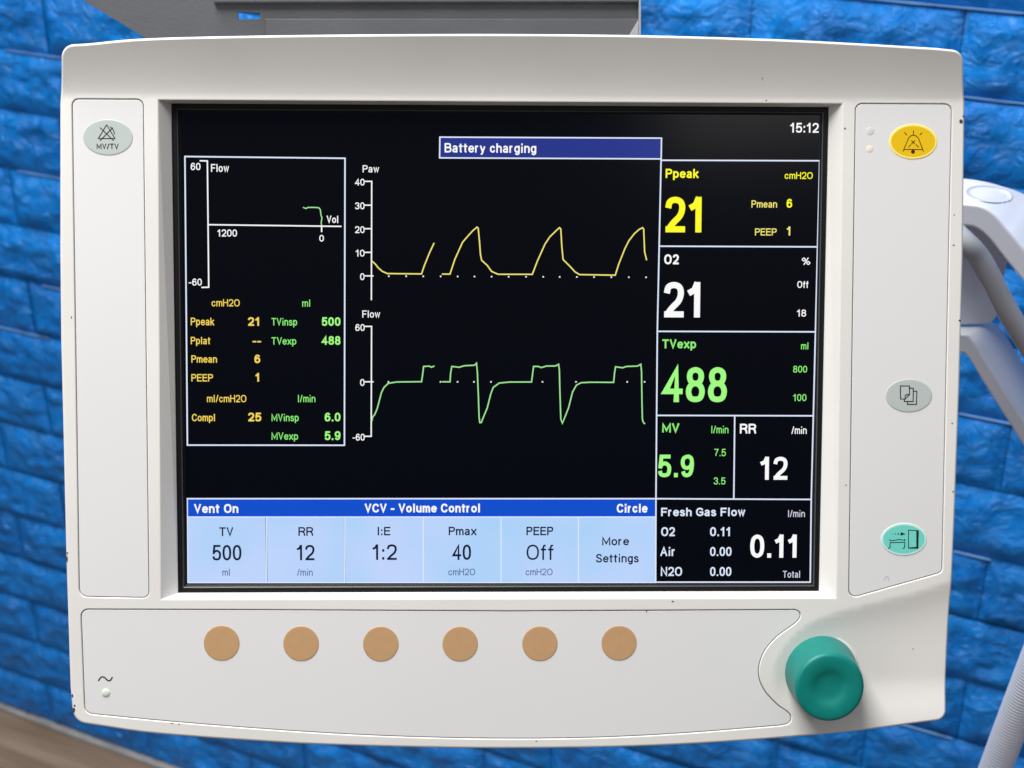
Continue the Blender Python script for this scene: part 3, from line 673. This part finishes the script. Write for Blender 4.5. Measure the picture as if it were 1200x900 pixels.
# right column
for s, xl, xr, yt, yb, wt, col in (
 ('Ppeak', 780, 818.6, 197.8, 208.5, 2.0, 'yellow'), ('cmH2O', 919.5, 952.4, 201.6, 209.6, 1.1, 'yellow'), ('21', 779.2, 825, 230.5, 272.2, 7.2, 'yellow'), ('Pmean', 880.6, 910.6, 234.8, 243.2, 1.2, 'straw'), ('6', 921.7, 928.3, 233, 243.4, 1.9, 'yellow'),
 ('PEEP', 884.7, 910, 267.6, 275.9, 1.2, 'straw'), ('1', 921.7, 927, 265.4, 275.9, 1.9, 'straw'),
 ('O2', 778.3, 795.4, 298, 309.7, 2.2, 'white'), ('%', 939.3, 949.8, 301.8, 310.4, 1.2, 'white'), ('21', 777.6, 823.4, 330.4, 371.9, 7.2, 'white'), ('Off', 934.2, 947.4, 329.3, 337.4, 1.2, 'white'), ('18', 933.6, 944.6, 362.8, 371, 1.3, 'white'),
 ('TVexp', 776.1, 815.7, 397.6, 408.2, 2.0, 'green'), ('ml', 938.7, 947.5, 401.2, 409.4, 1.1, 'green'), ('488', 776.3, 851.7, 430.1, 471.2, 6.6, 'mint'), ('800', 929.4, 945.8, 428.6, 436.6, 1.15, 'green'), ('100', 929.2, 945, 461.8, 470, 1.15, 'green'),
 ('MV', 775.9, 795.9, 496, 506.8, 2.1, 'green'), ('l/min', 833.3, 853.6, 499, 507.7, 1.1, 'green'), ('5.9', 771, 813, 532.8, 559.2, 4.6, 'mint'), ('7.5', 837, 850.5, 526, 534.6, 1.15, 'green'), ('3.5', 836.3, 850, 559.5, 567.7, 1.15, 'green'),
 ('RR', 867, 886, 496.6, 508, 2.1, 'white'), ('/min', 927.5, 945.3, 499.8, 508.5, 1.1, 'white'), ('12', 890.3, 922.6, 535.3, 562.2, 4.6, 'white'),
 ('Fresh Gas Flow', 774.7, 873.2, 595, 604.9, 1.9, 'cool'), ('l/min', 923.2, 943.2, 597.8, 605.9, 1.05, 'grey'), ('O2', 774.7, 790.8, 617.7, 628.3, 1.9, 'cool'), ('0.11', 832, 856.3, 617.7, 628.3, 1.9, 'cool'),
 ('Air', 773.8, 791.4, 641, 651.6, 1.8, 'cool'), ('0.00', 832, 857.2, 641, 651.6, 1.8, 'cool'), ('N2O', 774.3, 799.3, 664.4, 675, 1.8, 'cool'), ('0.00', 832, 857, 664.4, 675, 1.8, 'cool'), ('0.11', 879, 935.6, 626.5, 653.6, 4.8, 'white'), ('Total', 917.3, 937.7, 669, 677, 1.1, 'grey')):
    txt(s, xl, xr, yt, yb, wt, col, 'reading' if wt > 2.3 else 'caption')
# bottom strip
for s, xl, xr, yt, yb, wt, col in (
 ('Vent On', 227.6, 279.3, 590.6, 601.2, 2.1, 'white'), ('VCV - Volume Control', 427.5, 562.8, 590.2, 600.6, 2.1, 'white'), ('Circle', 722.7, 758.7, 590.4, 600.8, 2.1, 'white'),
 ('TV', 257.1, 273.3, 617.9, 628.2, 1.7, 'dark'), ('500', 248.9, 283, 638.6, 656.8, 2.5, 'dark'), ('ml', 260.7, 269.7, 666.6, 674.7, 1.0, 'slate'),
 ('RR', 349.7, 367, 617.7, 628, 1.7, 'dark'), ('12', 347.3, 368.6, 638.6, 656.6, 2.5, 'dark'), ('/min', 348.2, 366.5, 666.6, 674.7, 1.0, 'slate'),
 ('I:E', 442, 457.5, 617.4, 627.4, 1.7, 'dark'), ('1:2', 436, 465, 637.9, 656.2, 2.5, 'dark'),
 ('Pmax', 525.8, 558.4, 617.3, 627.3, 1.7, 'dark'), ('40', 530, 552, 638.2, 656.2, 2.5, 'dark'), ('cmH2O', 525.5, 556.8, 666.3, 674.2, 1.0, 'slate'),
 ('PEEP', 616.9, 648.2, 617.3, 627.3, 1.7, 'dark'), ('Off', 617, 648.8, 638.2, 656.2, 2.1, 'dark'), ('cmH2O', 616, 647.5, 666.3, 674.2, 1.0, 'slate'),
 ('More', 705.6, 737, 629.3, 639.1, 1.7, 'dark'), ('Settings', 698.3, 748.5, 649.2, 659.2, 1.7, 'dark')):
    txt(s, xl, xr, yt, yb, wt, col, 'reading' if wt > 2.15 and col != 'white' else 'caption')

# ---------------------------------------------------------------- keys
def pad(name, px, py, rx, ry, m, z=-0.30, hgt=0.22, rim_m=None, label=None, n=48):
    cx_, cy_ = U(px, py, z); rx *= 0.4; ry *= 0.4
    V = []; Fc = []; fmx = []
    prof = [(1.0, z - 0.1), (1.0, z + hgt * 0.5), (1 - 0.25 / rx, z + hgt), (1 - 1.0 / rx, z + hgt + 0.02)]
    for s_, zz in prof: V += [(cx_ + rx * s_ * math.cos(2 * math.pi * i / n), cy_ + (ry - rx * (1 - s_)) * math.sin(2 * math.pi * i / n), zz) for i in range(n)]
    for k in range(3):
        for i in range(n): j = (i + 1) % n; Fc.append((k * n + i, k * n + j, (k + 1) * n + j, (k + 1) * n + i)); fmx.append(1 if rim_m else 0)
    Fc.append(tuple(3 * n + i for i in range(n))); fmx.append(0)
    o = link(name, [mm(p) for p in V], Fc, None, mon, mats=[m] + ([rim_m] if rim_m else []), fm=fmx)
    if label: tag(o, label)
    return o
for x, y in ((259.7, 753.6), (352.8, 754.2), (446.2, 754.6), (539.2, 754.6), (632.6, 754.2), (725.4, 753.6)): pad('round_key', x, y, 21, 21, M['tan'])
k1 = pad('oval_key', 126.6, 161, 28.4, 20.4, M['grey_oval'], label='grey oval key with a crossed-out triangle and MV/TV')
k2 = pad('oval_key', 1070, 166, 28.4, 20.4, M['yellow_oval'], rim_m=M['yellow_rim'], label='yellow oval key with a crossed-out bell')
k3 = pad('oval_key', 1065, 463.6, 27.6, 19.6, M['grey_oval'], label='grey oval key with stacked pages')
k4 = pad('oval_key', 1059.2, 632, 27.4, 19.6, M['aqua_oval'], rim_m=M['aqua_rim'], label='turquoise oval key with a bed and a door')
KZ = -0.30 + 0.22 + 0.06
def icon(name, strokes, m, parent, wd=1.0, dots=(), fills=()):
    fl = Flat()
    for P in strokes: fl.line([U(*p, KZ) for p in P], wd * 0.4, KZ, cap=False)
    for x, y, r in dots: c = U(x, y, KZ); fl.disc(c[0], c[1], r * .4, r * .4, KZ, 14)
    for P in fills: q = [U(*p, KZ) for p in P]; fl.add(q, [tuple(range(len(q)))], KZ)
    return fl
fl = icon('', [[(125, 146.1), (115.2, 162.4), (134.7, 162.4), (125, 146.1)], [(117.2, 149.5), (133.1, 164.8)], [(132.3, 149.5), (117.2, 164.8)], [(129.2, 148.4), (132.8, 152.3), (134.3, 157.3)]], None, None, 1.1)
fl.build('alarm_symbol', M['ink'], k1)
fl = Flat(); glyphs(fl, 'MV/TV', 113.2, 139, 168.2, 174.6, 1.1, KZ); fl.build('key_lettering', M['ink'], k1)
icon('', [[(1058.2, 177.6), (1064.8, 161.6), (1067.1, 159.2), (1070.4, 158.4), (1073.5, 159.2), (1076.1, 161.6), (1082.3, 177.6)], [(1059.3, 175.2), (1081.6, 175.2)], [(1070.4, 152.9), (1070.4, 157.8)], [(1059.5, 154.9), (1062.8, 158.3)], [(1080.7, 155.3), (1077.9, 158.3)],
      [(1068, 164.6), (1072.2, 168.8)], [(1072.2, 164.6), (1068, 168.8)], [(1067.4, 169.3), (1064.4, 172.6)], [(1073.3, 169.3), (1076.4, 172.6)]], None, None, 0.95, dots=[(1069.9, 177.8, 2.3)]).build('bell_symbol', M['brown_ink'], k2)
q = lambda L: [(x / 13.33 + 1020, y / 13.33 + 430) for x, y in L]
icon('', [q([(535, 503), (470, 500), (470, 297), (610, 297), (610, 430), (560, 432), (540, 455), (545, 500), (610, 430)]), q([(615, 330), (670, 335), (668, 540), (530, 540), (530, 508)]), q([(675, 378), (725, 380), (720, 585), (580, 585), (580, 548)])], None, None, 1.15).build('pages_symbol', M['ink'], k3)
q = lambda L: [(x / 9 + 1020, y / 9 + 600) for x, y in L]
dd = [(x / 9 + 1020, y / 9 + 600, r) for x, y, r in ((212, 232, .4), (238, 232, .55), (266, 232, .7), (295, 232, .9), (360, 296, 1.1))]
icon('', [q([(402, 382), (402, 192), (500, 197)]), q([(183, 385), (205, 378), (210, 322), (365, 320), (358, 378), (338, 385)]), q([(197, 292), (215, 302), (260, 298), (305, 288), (345, 298)])], None, None, 0.95, dots=dd,
     fills=[q([(485, 200), (510, 190), (506, 386), (484, 372)]), q([(402, 374), (484, 368), (506, 386), (400, 386)]), q([(318, 212), (372, 232), (318, 250)])]).build('bed_and_door_symbol', M['ink'], k4)

def dome(name, px, py, r, m, hgt, label):
    cx_, cy_ = U(px, py, 0); r *= .4; V = []; Fc = []; n = 20; R = 5
    for k in range(R):
        a = k / R * math.pi / 2
        V += [(cx_ + r * math.cos(a) * math.cos(2 * math.pi * i / n), cy_ + r * math.cos(a) * math.sin(2 * math.pi * i / n), -0.35 + hgt * math.sin(a)) for i in range(n)]
    V.append((cx_, cy_, -0.35 + hgt))
    for k in range(R - 1):
        for i in range(n): j = (i + 1) % n; Fc.append((k * n + i, k * n + j, (k + 1) * n + j, (k + 1) * n + i))
    for i in range(n): Fc.append(((R - 1) * n + i, (R - 1) * n + (i + 1) % n, len(V) - 1))
    return tag(link(name, [mm(p) for p in V], Fc, m, mon, smooth=True), label)
dome('indicator_light', 1020, 153.6, 5.0, M['lens_grey'], 0.22, 'grey unlit indicator')
dome('indicator_light', 1019.4, 174.6, 4.4, M['lens_peach'], 0.22, 'peach unlit indicator')
dome('indicator_light', 124, 812.2, 5.2, M['lens_green'], 0.6, 'off-white mains indicator with a green tinge')
fl = Flat(); fl.line(catmull([U(*p, -0.22) for p in ((115.6, 797.2), (118.5, 793.6), (122, 793.6), (126, 797.2), (129, 797.4), (131.4, 794))], 5), 1.5 * .4, -0.22); fl.build('mains_symbol', M['ink'], mon)
fl = Flat(); fl.line(catmull([U(*p, -0.22) for p in ((1036.5, 679.5), (1037.5, 676.5), (1040, 675.4), (1041, 678), (1041.3, 680))], 4), 0.9 * .4, -0.22); fl.build('faint_mark', M['grey_oval'], mon)

# paint chips on the shell edge
for x, y, rx, ry in ((1126.2, 142.3, 2.6, 2.4), (1129.2, 136, 1.2, 1.6), (1118.3, 252, .9, .8), (1117.6, 287.3, 1.3, .9), (1124.6, 375.5, 1.6, 1.2), (1115.8, 496.2, 1.1, .9), (1117, 576.2, 1.3, .9), (990.3, 150.6, 1.2, 1.2), (898, 117.6, 1.4, .9), (893.3, 91.5, .9, .6),
                     (86.6, 832.5, 1.9, 3.4), (87.4, 827, 1.2, 1.6), (84.8, 815.6, 1.2, 2.4), (78.6, 655, 1.0, 4.5), (78.8, 648, .9, 1.8), (201.5, 847.4, 1.5, .7), (209.6, 848.3, 1.4, .7), (788.4, 704.8, 1.6, .9), (991.4, 568.4, .9, .9), (628.5, 868.6, 1.2, .7), (757.5, 716.3, .8, .8), (83.7, 372, .7, 2.0), (1070, 760.4, .8, .8)):
    c = np.array(U(x, y)); zz = float(height([c])[0]); dist = np.hypot(*(np.array(outer) - c).T).min()
    if dist < ER: zz -= ER - math.sqrt(max(0, ER ** 2 - (ER - dist) ** 2))
    fl = Flat(); n = 9; c = U(x, y, zz + .12)
    fl.add([(c[0] + rx * .4 * random.uniform(.7, 1.1) * math.cos(6.283 * i / n), c[1] + ry * .4 * random.uniform(.7, 1.1) * math.sin(6.283 * i / n)) for i in range(n)], [tuple(range(n))], zz + 0.1)
    fl.build('paint_chip', M['chip'], shell)

# ---------------------------------------------------------------- knob
kx, ky = U(961.8, 786.5, -2.5); kb = float(height([np.array([kx, ky])])[0])
KH = 22.5
def lathe(prof, cx_, cy_, z_, shear=(0, 0), n=72):
    V = []; Fc = []
    for r, h in prof: V += [(cx_ + r * math.cos(2 * math.pi * i / n) + shear[0] * h, cy_ + r * math.sin(2 * math.pi * i / n) + shear[1] * h, z_ + h) for i in range(n)]
    for k in range(len(prof) - 1):
        for i in range(n): j = (i + 1) % n; Fc.append((k * n + i, k * n + j, (k + 1) * n + j, (k + 1) * n + i))
    Fc.append(tuple((len(prof) - 1) * n + i for i in range(n)))
    return V, Fc
R0, R1 = 17.5, 16.2
prof = [(R0, -1.5), (R0, 0.6)] + [(R0 + (R1 - R0) * t / 8, 0.6 + (KH - 2.6) * t / 8) for t in range(1, 9)]
for a in range(1, 7): a = a / 6 * math.pi / 2; prof.append((R1 - 1.9 * (1 - math.cos(a)), KH - 2 + 1.9 * math.sin(a)))
prof += [(12.5, KH - .05), (10.5, KH - 0.15), (9.0, KH - 0.35), (7.6, KH - 0.7), (6.6, KH - 1.1), (5.2, KH - 1.4), (3.0, KH - 1.55), (1.0, KH - 1.6)]
V, Fc = lathe(prof, kx, ky, kb, (-0.045, -0.085))
knob = link('control_knob', [mm(p) for p in V], Fc, M['knob'], mon, smooth=True); tag(knob, 'teal rubber knob with dished face')
V, Fc = lathe([(18.6, -0.6), (18.5, 0.3), (18.2, 0.6), (17.6, 0.7), (17.0, 0.7)], kx, ky, kb); link('knob_collar', [mm(p) for p in V], Fc[:-1], M['shell'], mon, smooth=True)

# ================================================================== DARK PLATE BEHIND THE TOP EDGE
PW = -62.0
plate_root = empty('backing_plate', mon_m)
tag(plate_root, 'dark grey metal plate with a small slot, standing behind the top of the monitor', 'backing plate')
out_p = ccw(pts([(60, -110), (60, -24), (97, 0), (168, 43), (250, 92), (250, 330), (750.5, 330), (750.5, -110)], PW))
slot = ccw(resample(pts([(278.5, 13.2), (304.8, 15.2), (304.6, 22.4), (279.2, 22.6)], PW), 3))
v_, f_ = face_mesh([out_p], [slot], 12.0)
PV = [(p[0], p[1], PW) for p in v_]; n0 = len(PV); PV += [(p[0], p[1], PW - 2.0) for p in v_]; PF = []
for t_ in f_:
    a, b, c = (v_[i] for i in t_); t_ = t_ if (b[0] - a[0]) * (c[1] - a[1]) - (b[1] - a[1]) * (c[0] - a[0]) > 0 else t_[::-1]
    PF.append(t_); PF.append(tuple(n0 + i for i in t_[::-1]))
for lp, fl_ in ((out_p, False), (slot, True)):
    ix = [int(np.hypot(v_[:, 0] - p[0], v_[:, 1] - p[1]).argmin()) for p in lp]
    for i in range(len(ix)):
        a, b = ix[i], ix[(i + 1) % len(ix)]; q_ = (a, n0 + a, n0 + b, b); PF.append(q_ if not fl_ else q_[::-1])
link('plate_sheet', [mm(p) for p in PV], PF, M['plate'], plate_root)
def bar(name, L4, w0, w1, m, parent, ch=0.6):
    P = ccw(pts(L4, w1)); Q = offset(P, -ch); n = len(P)
    V = [(p[0], p[1], w0) for p in P] + [(p[0], p[1], w1 - ch) for p in P] + [(p[0], p[1], w1) for p in Q]
    Fc = [tuple(range(n))[::-1], tuple(2 * n + i for i in range(n))]
    for k in range(2):
        for i in range(n): j = (i + 1) % n; Fc.append((k * n + i, k * n + j, (k + 1) * n + j, (k + 1) * n + i))
    return link(name, [mm(p) for p in V], Fc, m, parent)
bar('lower_rail', [(310, 21.5), (748.6, 21.5), (748.6, 120), (310, 120)], PW, PW + 3.0, M['plate'], plate_root)
bar('upper_rail', [(250, -26), (748.6, -26), (748.6, 2.6), (250, 3.2)], PW, PW + 4.0, M['plate'], plate_root)
bar('edge_trim', [(749, -109), (751.2, -109), (751.2, 200), (749, 200)], PW - 8, PW + 5, M['plate_edge'], plate_root, .2)
bar('corner_gusset', [(748.5, 22), (748.5, 60), (726, 60), (744, 30)], PW + 3.1, PW + 4.4, M['plate_edge'], plate_root, .2)
# bracket that joins monitor and plate
bar('mounting_block', [(440, 300), (760, 300), (760, 620), (440, 620)], -61.9, -44.2, M['plate'], plate_root, 1.0)

# ================================================================== WHITE ARM, CABLE AND HOSE AT THE RIGHT
def beam(name, front_top, front_bot, back_top, Yf, Yb, m, parent, bev=0.0025):
    """bent beam: front face between two edges, real depth Yf..Yb, rounded long edges"""
    ft = catmull([at_depth(*p, Yf) for p in front_top], 5); fb = catmull([at_depth(*p, Yf) for p in front_bot], 5)
    bt = catmull([at_depth(*p, Yb) for p in back_top], 5); n = min(len(ft), len(fb), len(bt)); ft, fb, bt = ft[:n], fb[:n], bt[:n]
    V = []; Fc = []
    for a, b, c in zip(ft, fb, bt): V += [b, a, c, c - (a - b)]
    k = 4
    for i in range(n - 1):
        for j in range(k): j2 = (j + 1) % k; Fc.append((i * k + j, i * k + j2, (i + 1) * k + j2, (i + 1) * k + j))
    Fc.append(tuple(range(k))[::-1]); Fc.append(tuple((n - 1) * k + i for i in range(k)))
    me_v = [tuple(v) for v in V]
    o = link(name, me_v, Fc, m, None, smooth=True)
    bm = bmesh.new(); bm.from_mesh(o.data); bmesh.ops.recalc_face_normals(bm, faces=bm.faces); bm.to_mesh(o.data); bm.free()
    md = o.modifiers.new('bevel', 'BEVEL'); md.width = 0.0016; md.segments = 3; md.limit_method = 'ANGLE'; md.angle_limit = math.radians(35); md.harden_normals = True
    if parent: o.parent = parent
    return o
arm = empty('support_arm', Matrix.Identity(4))
tag(arm, 'white support arm with two slanting struts beside the right edge of the monitor', 'support arm')
b1 = beam('upper_strut', [(1080, 236), (1130, 238.5), (1150, 241.5), (1164, 250), (1178, 266), (1200, 292), (1290, 400)],
     [(1080, 264), (1130, 265), (1146, 269), (1160, 281), (1174, 299), (1200, 331), (1290, 440)],
     [(1080, 205), (1130, 209), (1154, 212.6), (1176, 218.4), (1200, 227), (1240, 250), (1340, 330)], 0.80, 0.90, M['arm'], arm)
b2 = beam('lower_strut', [(1080, 390), (1126, 391), (1137, 396), (1156, 424), (1180, 462), (1205, 502), (1290, 640)],
     [(1080, 414), (1122, 414), (1134, 419), (1152, 448), (1176, 486), (1200, 524), (1285, 664)],
     [(1080, 380), (1132, 378), (1164, 378), (1178, 392), (1196, 420), (1222, 462), (1310, 600)], 0.80, 0.86, M['arm'], arm)
# plate between the struts
def slab(name, L_, Y0, Y1, m, parent):
    P = [at_depth(*p, Y0) for p in L_]; dv = Vector((0.0, Y1 - Y0, -0.0)); n = len(P)
    V = P + [p + dv for p in P]; Fc = [tuple(range(n)), tuple(range(2 * n - 1, n - 1, -1))] + [(i, i + n, (i + 1) % n + n, (i + 1) % n) for i in range(n)]
    o = link(name, V, Fc, m, None); md = o.modifiers.new('b', 'BEVEL'); md.width = 0.0012; md.segments = 2
    o.parent = parent; return o
slab('web_plate', [(1080, 255), (1150, 262), (1188, 288), (1181, 308), (1176, 330), (1173, 358), (1168, 372), (1160, 380.5), (1080, 382)][::-1], 0.835, 0.85, M['arm_shade'], arm)
# round cover disc on the top of the upper strut, following its surface
from mathutils.bvhtree import BVHTree
def cover_disc(strut, parent):
    bv = BVHTree.FromPolygons([v.co[:] for v in strut.data.vertices], [p.vertices[:] for p in strut.data.polygons])
    V, N, Fc, fmx = [], [], [], []; n = 48
    rings = ((1.0, 0.0), (0.99, 0.0007), (0.955, 0.0007), (0.945, 0.0002), (0.7, 0.0002), (0.35, 0.0002), (0.02, 0.0002))
    for s_, h in rings:
        for i in range(n):
            a = 2 * math.pi * i / n; x_, y_ = 27.5 * s_ * math.cos(a), 9.6 * s_ * math.sin(a); rot = math.radians(7)
            px, py = 1159 + x_ * math.cos(rot) - y_ * math.sin(rot), 228.5 + x_ * math.sin(rot) + y_ * math.cos(rot)
            hit, nn, _, _ = bv.ray_cast(Vector(CP), Vector(sight(px, py)).normalized())
            if hit is None: hit = V[-1]; nn = Vector((0, 0, 1))
            if nn.z < 0: nn = -nn
            V.append(hit + nn * h)
    for k in range(len(rings) - 1):
        for i in range(n): j = (i + 1) % n; Fc.append((k * n + i, k * n + j, (k + 1) * n + j, (k + 1) * n + i)); fmx.append(1 if k < 3 else 0)
    Fc.append(tuple((len(rings) - 1) * n + i for i in range(n))); fmx.append(0)
    return link('cover_disc', V, Fc, None, parent, mats=[M['arm'], M['arm_shade']], fm=fmx, smooth=True)
cover_disc(b1, arm)

def tube(P3, rad_fn, n=20, step=0.004, flipn=False):
    C3 = catmull([np.array(p) for p in P3], 24); # dense centre line
    # arclength resample
    L_ = [0]; 
    for i in range(1, len(C3)): L_.append(L_[-1] + np.linalg.norm(C3[i] - C3[i - 1]))
    N = max(2, int(L_[-1] / step)); ss = np.linspace(0, L_[-1], N); Q = np.stack([np.interp(ss, L_, [c[k] for c in C3]) for k in range(3)], 1)
    V = []; Fc = []; up = np.array([0.3, -0.8, 0.5])
    for i in range(N):
        t = nrm(Q[min(i + 1, N - 1)] - Q[max(i - 1, 0)]); a = nrm(np.cross(t, up)); b = np.cross(t, a); r = rad_fn(ss[i])
        V += [Q[i] + r * (a * math.cos(2 * math.pi * k / n) + b * math.sin(2 * math.pi * k / n)) for k in range(n)]
    for i in range(N - 1):
        for k in range(n): k2 = (k + 1) % n; Fc.append((i * n + k, i * n + k2, (i + 1) * n + k2, (i + 1) * n + k))
    Fc.append(tuple(range(n))[::-1]); Fc.append(tuple((N - 1) * n + k for k in range(n)))
    return V, [f_[::-1] for f_ in Fc]
Yc = 0.76
V, Fc = tube([at_depth(*p, Yc + d) for p, d in (((1050, 235), .05), ((1100, 257), .02), ((1128, 281), 0), ((1146, 300), 0), ((1161, 326), 0), ((1174, 352), 0), ((1190, 380), 0), ((1208, 409), 0), ((1260, 500), 0.0), ((1300, 640), 0.02))],
             lambda s_: 0.0062)
cb = link('thick_cable', V, Fc, M['cable'], smooth=True)
tag(cb, 'smooth grey cable curving down from behind the monitor over the white arm', 'cable')
PIT = 0.0021
V, Fc = tube([at_depth(*p, 0.72) for p in ((1560, -60), (1490, 100), (1400, 300), (1330, 480), (1277, 610), (1226, 744), (1196, 822), (1166, 902), (1130, 1000), (1095, 1150), (1085, 1350), (1100, 1700), (1130, 2300))],
             lambda s_: 0.0097 + 0.00038 * math.sin(2 * math.pi * s_ / PIT), 28, PIT / 6)
hs = link('breathing_hose', V, Fc, M['hose'], smooth=True)
tag(hs, 'pale ribbed breathing hose slanting through the bottom right corner', 'hose')
